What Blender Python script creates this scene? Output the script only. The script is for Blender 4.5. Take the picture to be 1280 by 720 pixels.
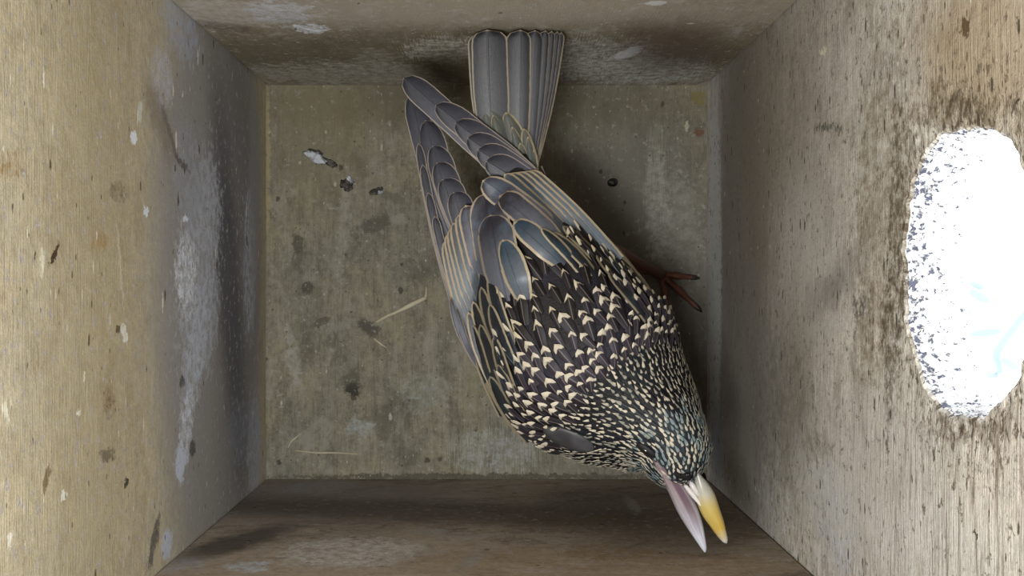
import bpy, bmesh, math, random
from mathutils import Vector, noise, Matrix
from mathutils.bvhtree import BVHTree

for o in list(bpy.data.objects):
    bpy.data.objects.remove(o, do_unlink=True)
SC = bpy.context.scene
COL = SC.collection
random.seed(7)

# ------------------------------------------------------------------ camera
# All lengths below are written in millimetres and multiplied by S on creation.
S = 0.001
F = 1300.0            # focal length in pixels of a 1280 x 720 frame
D = 382.0             # lens height above the box floor
CX, CY = 615.0, 357.0  # pixel straight below the lens
cam_d = bpy.data.cameras.new('camera')
cam_d.sensor_width = 36.0
cam_d.lens = 36.0 * F / 1280.0
cam_d.shift_x = (640.0 - CX) / 1280.0
cam_d.shift_y = -(360.0 - CY) / 1280.0
cam_d.clip_start = 0.005
cam_d.clip_end = 100
cam = bpy.data.objects.new('camera', cam_d)
cam.location = (0, 0, D * S)
COL.objects.link(cam)
SC.camera = cam

# ------------------------------------------------------------------ world and lamps
world = bpy.data.worlds.new('overcast_sky')
SC.world = world
world.use_nodes = True
bg = world.node_tree.nodes['Background']
bg.inputs['Color'].default_value = (0.86, 0.93, 1.0, 1)
bg.inputs['Strength'].default_value = 7.0


def area(name, loc, size, energy, color, rot=(0, 0, 0)):
    l = bpy.data.lights.new(name, 'AREA')
    l.shape = 'RECTANGLE'
    l.size, l.size_y = size[0] * S, size[1] * S
    l.energy = energy
    l.color = color
    o = bpy.data.objects.new(name, l)
    o.location = [c * S for c in loc]
    o.rotation_euler = rot
    COL.objects.link(o)
    return o


# unseen area light added under the closed lid, lower left of the lens
area('added_lid_light', (-32, -44, 396), (64, 40), 1.06, (0.97, 0.99, 1.0))

SC.view_settings.view_transform = 'Standard'
SC.view_settings.look = 'None'
SC.view_settings.gamma = 1.0
SC.view_settings.use_curve_mapping = False
SC.view_settings.exposure = 0.0


# ------------------------------------------------------------------ helpers
def up(px, py, z):
    d = D - z
    return Vector(((px - CX) * d / F, (CY - py) * d / F, z))


def proj(p):
    d = D - p.z
    return (CX + p.x * F / d, CY - p.y * F / d)


XL, XR, YB, YF = -83.0, 79.0, 73.5, -71.0     # inner faces of the box, mm
WALLH = 400.0


def wall2d(side, px, py):
    """pixel -> (a, b) in mm on a surface of the box"""
    if side == 'floor':
        p = up(px, py, 0)
        return (p.x, p.y)
    if side in 'LR':
        X = XL if side == 'L' else XR
        d = F * X / (px - CX)
        return ((CY - py) * d / F, D - d)
    Y = YB if side == 'B' else YF
    d = F * Y / (CY - py)
    return ((px - CX) * d / F, D - d)


def new_obj(name, me, mat=None, parent=None, smooth=True):
    o = bpy.data.objects.new(name, me)
    COL.objects.link(o)
    if mat is not None and not me.materials:
        me.materials.append(mat)
    if parent is not None:
        o.parent = parent
    if smooth:
        for p in me.polygons:
            p.use_smooth = True
    return o


def mesh(name, verts, faces, uvs=None):
    me = bpy.data.meshes.new(name)
    me.from_pydata([(v[0] * S, v[1] * S, v[2] * S) for v in verts], [], faces)
    if uvs is not None:
        l = me.uv_layers.new(name='UVMap')
        for lp in me.loops:
            l.data[lp.index].uv = uvs[lp.vertex_index]
    me.update()
    return me


def tag(o, label=None, cat=None, group=None, kind=None):
    if label: o['label'] = label
    if cat: o['category'] = cat
    if group: o['group'] = group
    if kind: o['kind'] = kind
    return o


def empty(name, loc=(0, 0, 0)):
    o = bpy.data.objects.new(name, None)
    o.location = [c * S for c in loc]
    o.empty_display_size = 0.01
    COL.objects.link(o)
    return o


def srgb(r, g, b):
    def f(c):
        c /= 255.0
        return c / 12.92 if c <= 0.04045 else ((c + 0.055) / 1.055) ** 2.4
    return (f(r), f(g), f(b), 1.0)


def crom(pts, n):
    """Catmull-Rom through tuples of equal length, n samples per span"""
    out = []
    m = len(pts)
    for i in range(m - 1):
        p0 = pts[max(i - 1, 0)]; p1 = pts[i]; p2 = pts[i + 1]; p3 = pts[min(i + 2, m - 1)]
        for k in range(n):
            t = k / n
            out.append(tuple(0.5 * (2 * b + (c - a) * t + (2 * a - 5 * b + 4 * c - d) * t * t
                                    + (3 * b - a - 3 * c + d) * t ** 3) for a, b, c, d in zip(p0, p1, p2, p3)))
    out.append(tuple(pts[-1]))
    return out


def tube(pts, rad, seg=8, flat=1.0):
    """tube through 3D mm points with radii; returns verts, faces, uvs"""
    vs, fs, uv = [], [], []
    n = len(pts)
    pts = [Vector(p) for p in pts]
    for i, p in enumerate(pts):
        t = (pts[min(i + 1, n - 1)] - pts[max(i - 1, 0)]).normalized()
        a = Vector((0, 0, 1))
        if abs(t.z) > 0.9: a = Vector((1, 0, 0))
        s = t.cross(a).normalized(); u = s.cross(t)
        for k in range(seg):
            th = 2 * math.pi * k / seg
            vs.append(p + s * math.cos(th) * rad[i] + u * math.sin(th) * rad[i] * flat)
            uv.append((k / seg, i / (n - 1)))
    for i in range(n - 1):
        for k in range(seg):
            k2 = (k + 1) % seg
            fs.append((i * seg + k, i * seg + k2, (i + 1) * seg + k2, (i + 1) * seg + k))
    fs.append(tuple(range(seg))[::-1])
    fs.append(tuple((n - 1) * seg + k for k in range(seg)))
    return vs, fs, uv


# ------------------------------------------------------------------ node helper
class NT:
    def __init__(self, name):
        self.m = bpy.data.materials.new(name)
        self.m.use_nodes = True
        self.t = self.m.node_tree
        self.b = self.t.nodes['Principled BSDF']

    def n(self, typ, **kw):
        nd = self.t.nodes.new(typ)
        for k, v in kw.items():
            setattr(nd, k, v)
        return nd

    def link(self, a, b):
        self.t.links.new(a, b)

    def put(self, sock, v):
        if hasattr(v, 'is_linked'):
            self.link(v, sock)
        else:
            sock.default_value = v

    def math(self, op, a, b=None, c=None, clamp=False):
        nd = self.n('ShaderNodeMath', operation=op, use_clamp=clamp)
        self.put(nd.inputs[0], a)
        if b is not None: self.put(nd.inputs[1], b)
        if c is not None: self.put(nd.inputs[2], c)
        return nd.outputs[0]

    def vmath(self, op, a, b=None, out=0):
        nd = self.n('ShaderNodeVectorMath', operation=op)
        self.put(nd.inputs[0], a)
        if b is not None: self.put(nd.inputs[1], b)
        return nd.outputs[out]

    def scale(self, a, s):
        nd = self.n('ShaderNodeVectorMath', operation='MULTIPLY')
        self.put(nd.inputs[0], a)
        nd.inputs[1].default_value = s if hasattr(s, '__len__') else (s, s, s)
        return nd.outputs[0]

    def sep(self, a):
        nd = self.n('ShaderNodeSeparateXYZ')
        self.link(a, nd.inputs[0])
        return nd.outputs

    def comb(self, x, y, z=0.0):
        nd = self.n('ShaderNodeCombineXYZ')
        for i, v in enumerate((x, y, z)): self.put(nd.inputs[i], v)
        return nd.outputs[0]

    def mapr(self, v, a, b, c=0.0, d=1.0, smooth=True):
        nd = self.n('ShaderNodeMapRange')
        nd.interpolation_type = 'SMOOTHSTEP' if smooth else 'LINEAR'
        self.put(nd.inputs[0], v)
        for i, q in enumerate((a, b, c, d)): self.put(nd.inputs[i + 1], q)
        return nd.outputs[0]

    def noise(self, v, scale, detail=4.0, rough=0.55, color=False, dist=0.0):
        nd = self.n('ShaderNodeTexNoise')
        self.link(v, nd.inputs['Vector'])
        nd.inputs['Scale'].default_value = scale
        nd.inputs['Detail'].default_value = detail
        nd.inputs['Roughness'].default_value = rough
        nd.inputs['Distortion'].default_value = dist
        return nd.outputs['Color' if color else 'Fac']

    def voro(self, v, scale):
        nd = self.n('ShaderNodeTexVoronoi')
        self.link(v, nd.inputs['Vector'])
        nd.inputs['Scale'].default_value = scale
        return nd.outputs['Distance'], nd.outputs['Color']

    def mix(self, fac, a, b):
        nd = self.n('ShaderNodeMix', data_type='RGBA')
        self.put(nd.inputs[0], fac)
        self.put(nd.inputs[6], a)
        self.put(nd.inputs[7], b)
        return nd.outputs[2]

    def pos(self):
        return self.scale(self.n('ShaderNodeNewGeometry').outputs['Position'], 1000.0)

    def bump(self, h, strength, dist):
        nd = self.n('ShaderNodeBump')
        self.link(h, nd.inputs['Height'])
        nd.inputs['Strength'].default_value = strength
        nd.inputs['Distance'].default_value = dist
        self.link(nd.outputs[0], self.b.inputs['Normal'])

    def fin(self, col, rough=0.8, spec=0.3):
        self.put(self.b.inputs['Base Color'], col)
        self.put(self.b.inputs['Roughness'], rough)
        self.b.inputs['Specular IOR Level'].default_value = spec
        return self.m


# ------------------------------------------------------------------ wood with stains and painted shadow
def wood(name, side, c1, c2, streak_axis, streak_amt, layers, dark_specks, pale_specks, bump=0.35, post=None, grime=None):
    """layers: (px, py, rx, ry, angle, colour, opacity, softness, kind)"""
    N = NT(name)
    P = N.sep(N.pos())
    if side == 'floor': a, b = P[0], P[1]
    elif side in 'LR': a, b = P[1], P[2]
    else: a, b = P[0], P[2]
    v = N.comb(a, b)
    nz_mid = N.noise(v, 0.035, 6, 0.6)
    nz_fine = N.noise(v, 0.45, 6, 0.7)
    nz_blot = N.noise(v, 0.12, 8, 0.7)
    col = N.mix(N.mapr(nz_mid, 0.32, 0.68), c1, c2)
    # grain
    sv = N.scale(v, (0.03, 0.5, 1) if streak_axis == 'a' else (0.5, 0.03, 1))
    gr = N.noise(sv, 1.0, 6, 0.65, dist=0.3)
    sv2 = N.scale(v, (0.12, 2.2, 1) if streak_axis == 'a' else (2.2, 0.12, 1))
    gr2 = N.noise(sv2, 1.0, 4, 0.6)
    g = N.math('ADD', N.math('MULTIPLY', N.math('SUBTRACT', gr, 0.5), streak_amt * 1.8),
               N.math('MULTIPLY', N.math('SUBTRACT', gr2, 0.5), streak_amt * 1.8))
    g = N.math('ADD', g, N.math('MULTIPLY', N.math('SUBTRACT', nz_fine, 0.5), 0.9))
    g = N.math('ADD', g, N.math('MULTIPLY', N.math('SUBTRACT', nz_blot, 0.5), 0.8))
    micro = N.noise(v, 2.1, 3, 0.7)
    g = N.math('ADD', g, N.math('MULTIPLY', N.math('SUBTRACT', micro, 0.5), 0.8))
    hsv = N.n('ShaderNodeHueSaturation')
    N.link(col, hsv.inputs['Color'])
    N.link(N.math('ADD', g, 1.0), hsv.inputs['Value'])
    col = hsv.outputs[0]
    # distorted coordinates for the stain and shadow outlines
    d1 = N.vmath('ADD', v, N.scale(N.vmath('SUBTRACT', N.noise(v, 0.16, 6, 0.7, color=True), (0.5, 0.5, 0.5)), (11, 11, 0)))
    d2 = N.vmath('ADD', v, N.scale(N.vmath('SUBTRACT', N.noise(v, 0.42, 6, 0.75, color=True), (0.5, 0.5, 0.5)), (5.5, 5.5, 0)))
    rg = N.noise(v, 0.33, 9, 0.78)
    inner = N.mapr(N.noise(v, 0.3, 10, 0.8), 0.40, 0.62, 0.12, 1.0)
    rag_m = N.math('MULTIPLY_ADD', rg, 4.2, -2.0)
    rag_s = N.math('MULTIPLY_ADD', rg, 3.0, -1.5)
    rag_f = N.math('ADD', N.math('MULTIPLY_ADD', gr2, 2.4, -1.3), N.math('MULTIPLY_ADD', rg, 1.8, -0.95))
    if grime:
        (cd, od, cp, opp) = grime
        gv = N.scale(v, (0.6, 1.0, 1) if streak_axis == 'a' else (1.0, 0.6, 1))
        g1 = N.noise(gv, 0.085, 10, 0.74, dist=0.4)
        g2 = N.noise(N.vmath('ADD', gv, (37.0, 11.0, 0.0)), 0.11, 10, 0.76, dist=0.4)
        g3 = N.noise(N.vmath('ADD', gv, (91.0, 5.0, 0.0)), 0.4, 8, 0.8)
        col = N.mix(N.mapr(g1, 0.49, 0.63, 0.0, od), col, cd)
        col = N.mix(N.mapr(g2, 0.50, 0.64, 0.0, opp), col, cp)
        col = N.mix(N.mapr(g3, 0.53, 0.64, 0.0, od * 0.8), col, cd)
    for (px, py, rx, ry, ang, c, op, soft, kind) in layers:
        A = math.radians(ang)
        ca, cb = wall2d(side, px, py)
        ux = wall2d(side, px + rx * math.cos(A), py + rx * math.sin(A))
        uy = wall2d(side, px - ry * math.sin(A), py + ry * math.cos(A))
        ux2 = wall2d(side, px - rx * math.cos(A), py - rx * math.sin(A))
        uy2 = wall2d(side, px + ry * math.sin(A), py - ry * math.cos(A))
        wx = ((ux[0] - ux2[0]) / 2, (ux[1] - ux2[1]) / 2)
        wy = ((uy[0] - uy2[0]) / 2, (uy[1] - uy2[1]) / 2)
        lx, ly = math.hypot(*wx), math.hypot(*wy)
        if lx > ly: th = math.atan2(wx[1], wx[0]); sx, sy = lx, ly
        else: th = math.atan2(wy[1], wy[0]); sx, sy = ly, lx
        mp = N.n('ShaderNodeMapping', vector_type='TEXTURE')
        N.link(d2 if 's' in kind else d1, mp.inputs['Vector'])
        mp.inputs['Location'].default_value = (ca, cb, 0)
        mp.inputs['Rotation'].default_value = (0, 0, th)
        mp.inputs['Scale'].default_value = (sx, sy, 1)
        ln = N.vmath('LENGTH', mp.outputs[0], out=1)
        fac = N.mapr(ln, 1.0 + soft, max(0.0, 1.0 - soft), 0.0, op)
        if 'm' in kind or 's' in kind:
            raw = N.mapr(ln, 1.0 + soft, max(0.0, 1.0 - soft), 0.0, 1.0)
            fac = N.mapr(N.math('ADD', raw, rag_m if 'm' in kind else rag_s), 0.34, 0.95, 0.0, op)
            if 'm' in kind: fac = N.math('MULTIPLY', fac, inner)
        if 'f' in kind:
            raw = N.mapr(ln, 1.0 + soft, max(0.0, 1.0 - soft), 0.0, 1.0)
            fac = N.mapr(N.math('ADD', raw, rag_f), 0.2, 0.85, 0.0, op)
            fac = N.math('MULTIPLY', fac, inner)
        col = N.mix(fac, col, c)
    for (scale, stretch, thr, gate, c, op) in dark_specks + pale_specks:
        q = N.scale(v, (scale * stretch[0], scale * stretch[1], 1))
        dd, cc = N.voro(N.vmath('ADD', q, N.scale(N.noise(v, 0.8, 3, 0.6, color=True), 0.35)), 1.0)
        k = N.sep(cc)
        rad = N.math('MULTIPLY', k[1], thr)
        f = N.math('MULTIPLY', N.mapr(dd, rad, N.math('MULTIPLY', rad, 0.6)), N.math('GREATER_THAN', k[0], gate))
        col = N.mix(N.math('MULTIPLY', f, op), col, c)
    if post: col = post(N, v, a, b, col, nz_fine, nz_blot, gr, gr2)
    h = N.math('ADD', N.math('MULTIPLY', gr2, 0.6), N.math('ADD', N.math('MULTIPLY', nz_fine, 0.6), N.math('MULTIPLY', nz_blot, 0.6)))
    N.bump(h, bump, 0.0012)
    return N.fin(col, 0.82, 0.2)


WHITE = srgb(228, 233, 242)
BLUEW = srgb(184, 188, 198)
GREYW = srgb(165, 165, 165)
DARK = srgb(48, 42, 38)
BROWN = srgb(82, 68, 50)
OCHRE = srgb(122, 92, 52)
SLATE = srgb(98, 98, 102)

# ------------------------------------------------------------------ room shell
def rel(side, pts):
    return [wall2d(side, *p) for p in pts]


def slab(name, x0, x1, y0, y1, z0, z1, mat, kind='structure', rough_axis=None):
    bm = bmesh.new()
    bmesh.ops.create_cube(bm, size=1.0)
    for v in bm.verts:
        v.co = Vector(((x0 + x1) / 2 + v.co.x * (x1 - x0), (y0 + y1) / 2 + v.co.y * (y1 - y0), (z0 + z1) / 2 + v.co.z * (z1 - z0))) * S
    bmesh.ops.bevel(bm, geom=list(bm.edges), offset=0.6 * S, segments=2, affect='EDGES')
    me = bpy.data.meshes.new(name)
    bm.to_mesh(me); bm.free()
    o = new_obj(name, me, mat, smooth=False)
    return tag(o, kind=kind)


T = 15.0
# --- floor, with a small drilled drainage hole
floor_mat = wood('floor_plywood', 'floor', srgb(118, 112, 94), srgb(104, 100, 89), 'b', 0.45, [
    (780, 330, 110, 200, 0, srgb(102, 98, 90), 0.8, 0.6, ''),
    (540, 100, 60, 40, 0, srgb(72, 62, 44), 0.6, 0.6, ''),  # bird's shadow beside the wing tip, painted into the floor colour
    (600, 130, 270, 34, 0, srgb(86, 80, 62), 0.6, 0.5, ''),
    (400, 160, 60, 90, 0, srgb(112, 106, 80), 0.5, 0.6, ''),
    (470, 280, 22, 10, -20, srgb(72, 68, 60), 0.7, 0.4, 's'),
    (497, 274, 14, 6, -15, srgb(128, 124, 114), 0.6, 0.4, 's'),
    (492, 248, 20, 7, 20, srgb(84, 80, 70), 0.6, 0.5, 's'),
    (440, 487, 10, 10, 0, srgb(34, 30, 26), 0.95, 0.6, 's'),
    (440, 478, 14, 18, 0, srgb(62, 58, 48), 0.6, 0.7, 's'),
    (462, 410, 18, 9, 35, srgb(68, 62, 54), 0.85, 0.5, 's'),
    (372, 305, 8, 12, 0, srgb(70, 66, 56), 0.8, 0.5, 's'),
    (385, 360, 9, 8, 0, srgb(66, 60, 50), 0.8, 0.5, 's'),
    (402, 402, 14, 6, -25, srgb(76, 70, 60), 0.8, 0.5, 's'),
    (430, 285, 10, 60, 5, srgb(136, 134, 124), 0.7, 0.6, 'm'),
    (620, 565, 60, 30, 0, srgb(150, 152, 148), 0.7, 0.6, 'f'),
    (450, 535, 20, 12, 0, srgb(140, 146, 144), 0.8, 0.5, 'm'),
    (530, 490, 30, 25, 0, srgb(140, 142, 136), 0.5, 0.6, 'm'),
    (365, 445, 7, 45, -5, srgb(140, 140, 132), 0.8, 0.5, 'm'),
    (820, 250, 16, 90, 0, srgb(146, 144, 134), 0.7, 0.6, 'f'),
    (845, 300, 34, 90, 0, srgb(140, 138, 130), 0.6, 0.6, 'm'),
    (858, 158, 3, 7, 10, srgb(164, 160, 142), 0.8, 0.4, 's'),
    (873, 165, 6, 6, 0, srgb(96, 66, 48), 0.8, 0.5, 's'),
    (873, 122, 10, 9, 0, srgb(110, 100, 54), 0.7, 0.5, 's'),
    (850, 460, 40, 110, 0, srgb(78, 74, 70), 0.5, 0.6, ''),
    (334, 200, 4, 100, 0, srgb(140, 128, 96), 0.7, 0.4, 's'),
    (606, 596, 280, 4, 0, srgb(70, 64, 54), 0.8, 0.5, 's'),
], [(0.22, (1, 0.8), 0.30, 0.8, srgb(58, 52, 44), 0.8), (0.6, (1, 1), 0.3, 0.86, srgb(60, 54, 46), 0.7)],
   [(0.3, (1, 0.5), 0.25, 0.86, srgb(160, 158, 148), 0.7), (0.7, (1, 0.6), 0.28, 0.86, srgb(150, 148, 136), 0.7)], bump=0.3, grime=(srgb(74, 68, 58), 0.55, srgb(138, 134, 124), 0.45))
hc = up(766, 228, 0)
bm = bmesh.new()
fx0, fx1, fy0, fy1 = XL - T, XR + 12, YF - T, YB + T
NH = 48
ring_prev = None
corners = {}


def rect_hit(c, th, x0, x1, y0, y1):
    dx, dy = math.cos(th), math.sin(th)
    t = 1e9
    if dx > 1e-9: t = min(t, (x1 - c[0]) / dx)
    if dx < -1e-9: t = min(t, (x0 - c[0]) / dx)
    if dy > 1e-9: t = min(t, (y1 - c[1]) / dy)
    if dy < -1e-9: t = min(t, (y0 - c[1]) / dy)
    return t


def hole_panel(c, nh, rfun, x0, x1, y0, y1, steps):
    """list of rings of 2D points from the hole edge to the rectangle edge"""
    ths = [2 * math.pi * i / nh for i in range(nh)]
    for cx_, cy_ in ((x0, y0), (x1, y0), (x0, y1), (x1, y1)):
        a_ = math.atan2(cy_ - c[1], cx_ - c[0]) % (2 * math.pi)
        k = min(range(nh), key=lambda i: abs((ths[i] - a_ + math.pi) % (2 * math.pi) - math.pi))
        ths[k] = a_
    rings = []
    for f in steps:
        r = []
        for th in ths:
            r0 = rfun(th); r1 = rect_hit(c, th, x0, x1, y0, y1)
            rr = r0 + f if f < 20 and not isinstance(f, str) else r1
            rr = min(rr, r1)
            r.append((c[0] + rr * math.cos(th), c[1] + rr * math.sin(th), th, rr - r0))
        rings.append(r)
    return rings, ths


rings, ths = hole_panel((hc.x, hc.y), NH, lambda th: 1.75 + 0.2 * math.sin(2 * th + 1), fx0, fx1, fy0, fy1, [0.0, 0.5, 1.2, 8.0, 99])
V, Fc = [], []
for k in range(4):      # hole shaft
    for (x, y, th, q) in rings[0]:
        V.append((x, y, [-11, -6, -2, -0.5][k]))
for ri, r in enumerate(rings):
    for (x, y, th, q) in r:
        V.append((x, y, 0.25 if ri == 1 else 0.0))
for (x, y, th, q) in rings[-1]: V.append((x, y, -12))
for (x, y, th, q) in rings[0]: V.append((x, y, -12))
V = V[:-NH]
nr = len(V) // NH
Fc.append(tuple(range(NH)))
Fc.append(tuple((nr - 1) * NH + k for k in range(NH)))
for i in range(nr - 1):
    j = i + 1
    for k in range(NH):
        k2 = (k + 1) % NH
        Fc.append((i * NH + k, i * NH + k2, j * NH + k2, j * NH + k))
me = mesh('floor', V, Fc)
bm = bmesh.new(); bm.from_mesh(me); bmesh.ops.recalc_face_normals(bm, faces=bm.faces); bm.to_mesh(me); bm.free()
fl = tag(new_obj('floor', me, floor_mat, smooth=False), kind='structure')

# --- left wall
left_mat = wood('left_wall_plywood', 'L', srgb(186, 175, 147), srgb(177, 167, 144), 'a', 0.16, [
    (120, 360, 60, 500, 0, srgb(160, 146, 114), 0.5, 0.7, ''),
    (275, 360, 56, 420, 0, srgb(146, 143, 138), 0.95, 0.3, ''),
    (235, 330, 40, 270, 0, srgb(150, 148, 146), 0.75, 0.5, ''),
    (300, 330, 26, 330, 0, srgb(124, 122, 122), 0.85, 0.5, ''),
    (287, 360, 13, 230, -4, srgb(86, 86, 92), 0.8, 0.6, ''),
    (250, 320, 24, 130, 6, srgb(186, 191, 202), 1.0, 0.6, 'm'),
    (262, 260, 16, 60, 0, BLUEW, 1.0, 0.5, 'm'),
    (236, 220, 18, 60, -10, srgb(160, 164, 176), 0.8, 0.5, 'm'),
    (233, 345, 14, 50, 0, WHITE, 1.0, 0.5, 'm'),
    (258, 400, 14, 70, 8, srgb(186, 192, 206), 0.9, 0.6, 'm'),
    (203, 100, 12, 40, -10, srgb(190, 194, 204), 0.9, 0.5, 'm'),
    (228, 35, 14, 34, -42, srgb(168, 176, 196), 0.9, 0.5, 'm'),
    (245, 440, 12, 80, 10, srgb(196, 202, 214), 1.0, 0.6, 'm'),
    (232, 540, 8, 55, 8, srgb(214, 219, 230), 1.0, 0.6, 'sm'),
    (226, 580, 7, 24, 0, srgb(200, 206, 222), 0.9, 0.4, 's'),
    (212, 165, 2.5, 42, -18, srgb(104, 96, 90), 0.8, 0.7, 's'),
    (228, 205, 2, 14, -45, srgb(84, 78, 74), 0.8, 0.6, 's'),
    (200, 150, 8, 50, -20, srgb(128, 116, 104), 0.6, 0.6, ''),
    (312, 330, 8, 100, 0, srgb(186, 192, 206), 1.0, 0.5, 'f'),
    (318, 240, 6, 130, 0, srgb(150, 150, 152), 0.7, 0.5, ''),
    (318, 560, 9, 70, 0, srgb(168, 176, 196), 0.9, 0.5, 'm'),
    (300, 540, 16, 40, 0, srgb(140, 144, 158), 0.6, 0.5, 'm'),
    (192, 680, 4, 40, 12, srgb(84, 78, 74), 0.85, 0.7, 's'),
    (209, 680, 7, 20, 0, srgb(186, 192, 206), 0.95, 0.4, 's'),
    (241, 560, 4, 8, 20, srgb(60, 58, 60), 0.8, 0.4, 's'),
    (228, 477, 4, 8, 0, srgb(72, 70, 70), 0.8, 0.4, 's'),
    (68, 318, 3, 16, 25, srgb(60, 42, 28), 0.95, 0.4, 's'),
    (14, 208, 12, 18, 0, srgb(142, 108, 54), 0.8, 0.5, 'm'),
    (137, 500, 8, 22, 0, srgb(110, 84, 52), 0.85, 0.5, 'm'),
    (135, 568, 10, 10, 0, srgb(106, 98, 78), 0.85, 0.6, 's'),
    (124, 305, 10, 12, 0, srgb(156, 120, 62), 0.7, 0.6, 'm'),
    (147, 240, 9, 10, 20, srgb(112, 96, 72), 0.8, 0.5, 'm'),
    (58, 600, 3, 22, 12, srgb(110, 92, 62), 0.8, 0.5, 's'),
    (158, 603, 3, 6, 0, srgb(58, 50, 42), 0.95, 0.3, 's'),
    (167, 172, 4, 9, 0, WHITE, 0.95, 0.3, 's'),
    (183, 264, 3, 7, 0, WHITE, 0.95, 0.3, 's'),
    (175, 140, 3, 16, 0, srgb(206, 206, 196), 0.9, 0.4, 's'),
    (52, 330, 3, 24, 0, srgb(216, 212, 190), 0.9, 0.4, 's'),
    (150, 330, 1.5, 70, -5, srgb(200, 192, 168), 0.7, 0.4, 's'),
    (8, 515, 2.5, 18, -8, srgb(220, 216, 196), 0.9, 0.4, 's'),
    (80, 620, 3, 8, 0, srgb(224, 222, 210), 0.9, 0.4, 's'),
    (12, 675, 3, 10, 0, srgb(228, 226, 216), 0.9, 0.4, 's'),
    (98, 515, 3, 5, 0, srgb(228, 226, 216), 0.9, 0.4, 's'),
    (148, 412, 3, 6, 0, srgb(90, 74, 56), 0.9, 0.4, 's'),
    (156, 418, 3, 12, -20, srgb(226, 224, 214), 0.9, 0.4, 's'),
    (232, 274, 4, 4, 0, WHITE, 0.95, 0.3, 's'),
], [(0.20, (0.6, 1.3), 0.28, 0.78, srgb(74, 58, 40), 0.85), (0.5, (0.6, 1.2), 0.28, 0.8, srgb(84, 68, 46), 0.75)],
   [(0.16, (0.45, 1.6), 0.24, 0.78, srgb(226, 222, 208), 0.85), (0.4, (0.4, 1.6), 0.26, 0.8, srgb(224, 218, 198), 0.75)], bump=0.3, grime=(srgb(142, 122, 88), 0.3, srgb(206, 198, 176), 0.35))
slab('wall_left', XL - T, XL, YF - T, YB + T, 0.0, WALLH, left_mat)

# --- back wall (top of the picture)
back_mat = wood('back_wall_plywood', 'B', srgb(140, 130, 112), srgb(128, 120, 104), 'b', 0.3, [
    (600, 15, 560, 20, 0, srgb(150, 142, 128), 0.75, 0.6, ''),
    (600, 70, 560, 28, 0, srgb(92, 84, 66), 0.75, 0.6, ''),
    (300, 18, 110, 16, 0, srgb(168, 164, 158), 0.9, 0.5, 'm'),
    (388, 36, 22, 6, 4, srgb(216, 222, 232), 1.0, 0.5, 'm'),
    (350, 15, 40, 14, 0, srgb(176, 180, 190), 0.9, 0.5, 'm'),
    (275, 33, 50, 5, 6, srgb(86, 78, 70), 0.8, 0.5, 'm'),
    (560, 64, 48, 18, 10, srgb(190, 186, 176), 1.0, 0.5, 'f'),
    (450, 92, 140, 14, 0, srgb(164, 160, 150), 1.0, 0.6, 'm'),
    (470, 74, 22, 14, 0, srgb(150, 146, 134), 0.8, 0.5, 'm'),
    (790, 88, 100, 18, 6, srgb(192, 192, 188), 1.0, 0.5, 'f'),
    (740, 72, 44, 24, 30, srgb(176, 176, 170), 0.9, 0.5, 'f'),
    (786, 66, 16, 3.5, -32, srgb(206, 208, 212), 0.95, 0.4, 's'),
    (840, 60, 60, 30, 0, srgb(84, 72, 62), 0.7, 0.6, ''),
    (560, 86, 44, 20, 0, srgb(74, 62, 40), 0.8, 0.6, ''),  # same shadow carried up the wall between wing tip and tail, as colour
    (820, 4, 14, 3, 0, srgb(190, 190, 190), 0.9, 0.5, 's'),
], [(0.25, (1.3, 0.7), 0.25, 0.86, srgb(60, 52, 44), 0.8)],
   [(0.2, (0.7, 1.2), 0.22, 0.88, srgb(190, 188, 182), 0.8), (0.6, (0.6, 1.2), 0.24, 0.88, srgb(170, 166, 154), 0.7)], bump=0.4, grime=(srgb(84, 72, 58), 0.65, srgb(180, 178, 174), 0.6))
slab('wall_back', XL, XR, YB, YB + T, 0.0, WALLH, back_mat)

# --- front wall (bottom of the picture)
front_mat = wood('front_wall_plywood', 'F', srgb(160, 148, 132), srgb(146, 134, 120), 'a', 0.35, [
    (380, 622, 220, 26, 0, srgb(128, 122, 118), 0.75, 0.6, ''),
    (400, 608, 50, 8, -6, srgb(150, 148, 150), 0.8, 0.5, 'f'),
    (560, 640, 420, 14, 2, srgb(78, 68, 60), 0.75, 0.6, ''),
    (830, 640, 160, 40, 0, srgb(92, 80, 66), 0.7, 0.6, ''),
    (440, 700, 260, 28, -4, srgb(166, 152, 134), 0.95, 0.45, 'm'),
    (440, 690, 90, 18, 0, srgb(196, 194, 192), 1.0, 0.5, 'm'),
    (312, 708, 26, 7, 4, srgb(186, 194, 208), 0.95, 0.4, 'sm'),
    (225, 706, 34, 8, -14, srgb(158, 162, 174), 0.8, 0.5, 'm'),
    (590, 700, 26, 5, -38, srgb(146, 146, 142), 0.85, 0.4, 's'),
    (560, 666, 40, 5, 6, srgb(150, 148, 148), 0.85, 0.5, 'm'),
    (740, 704, 240, 22, 0, srgb(142, 122, 96), 0.85, 0.5, 'm'),
    (760, 690, 60, 10, 0, srgb(124, 104, 78), 0.8, 0.5, 'm'),
    (790, 630, 14, 2.5, 52, srgb(140, 136, 128), 0.8, 0.4, 's'),
    (730, 628, 60, 16, 0, srgb(96, 90, 84), 0.7, 0.5, 'm'),
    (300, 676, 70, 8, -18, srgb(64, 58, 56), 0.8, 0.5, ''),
], [(0.3, (0.8, 1), 0.25, 0.85, srgb(44, 36, 30), 0.8)],
   [(0.35, (0.6, 1.2), 0.2, 0.9, srgb(176, 172, 166), 0.8)], bump=0.4, grime=(srgb(84, 70, 56), 0.65, srgb(176, 172, 168), 0.45))
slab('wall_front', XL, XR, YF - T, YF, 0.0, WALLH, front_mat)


# --- right wall with the entrance hole
hcen_ab = wall2d('R', 1205, 341)


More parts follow.
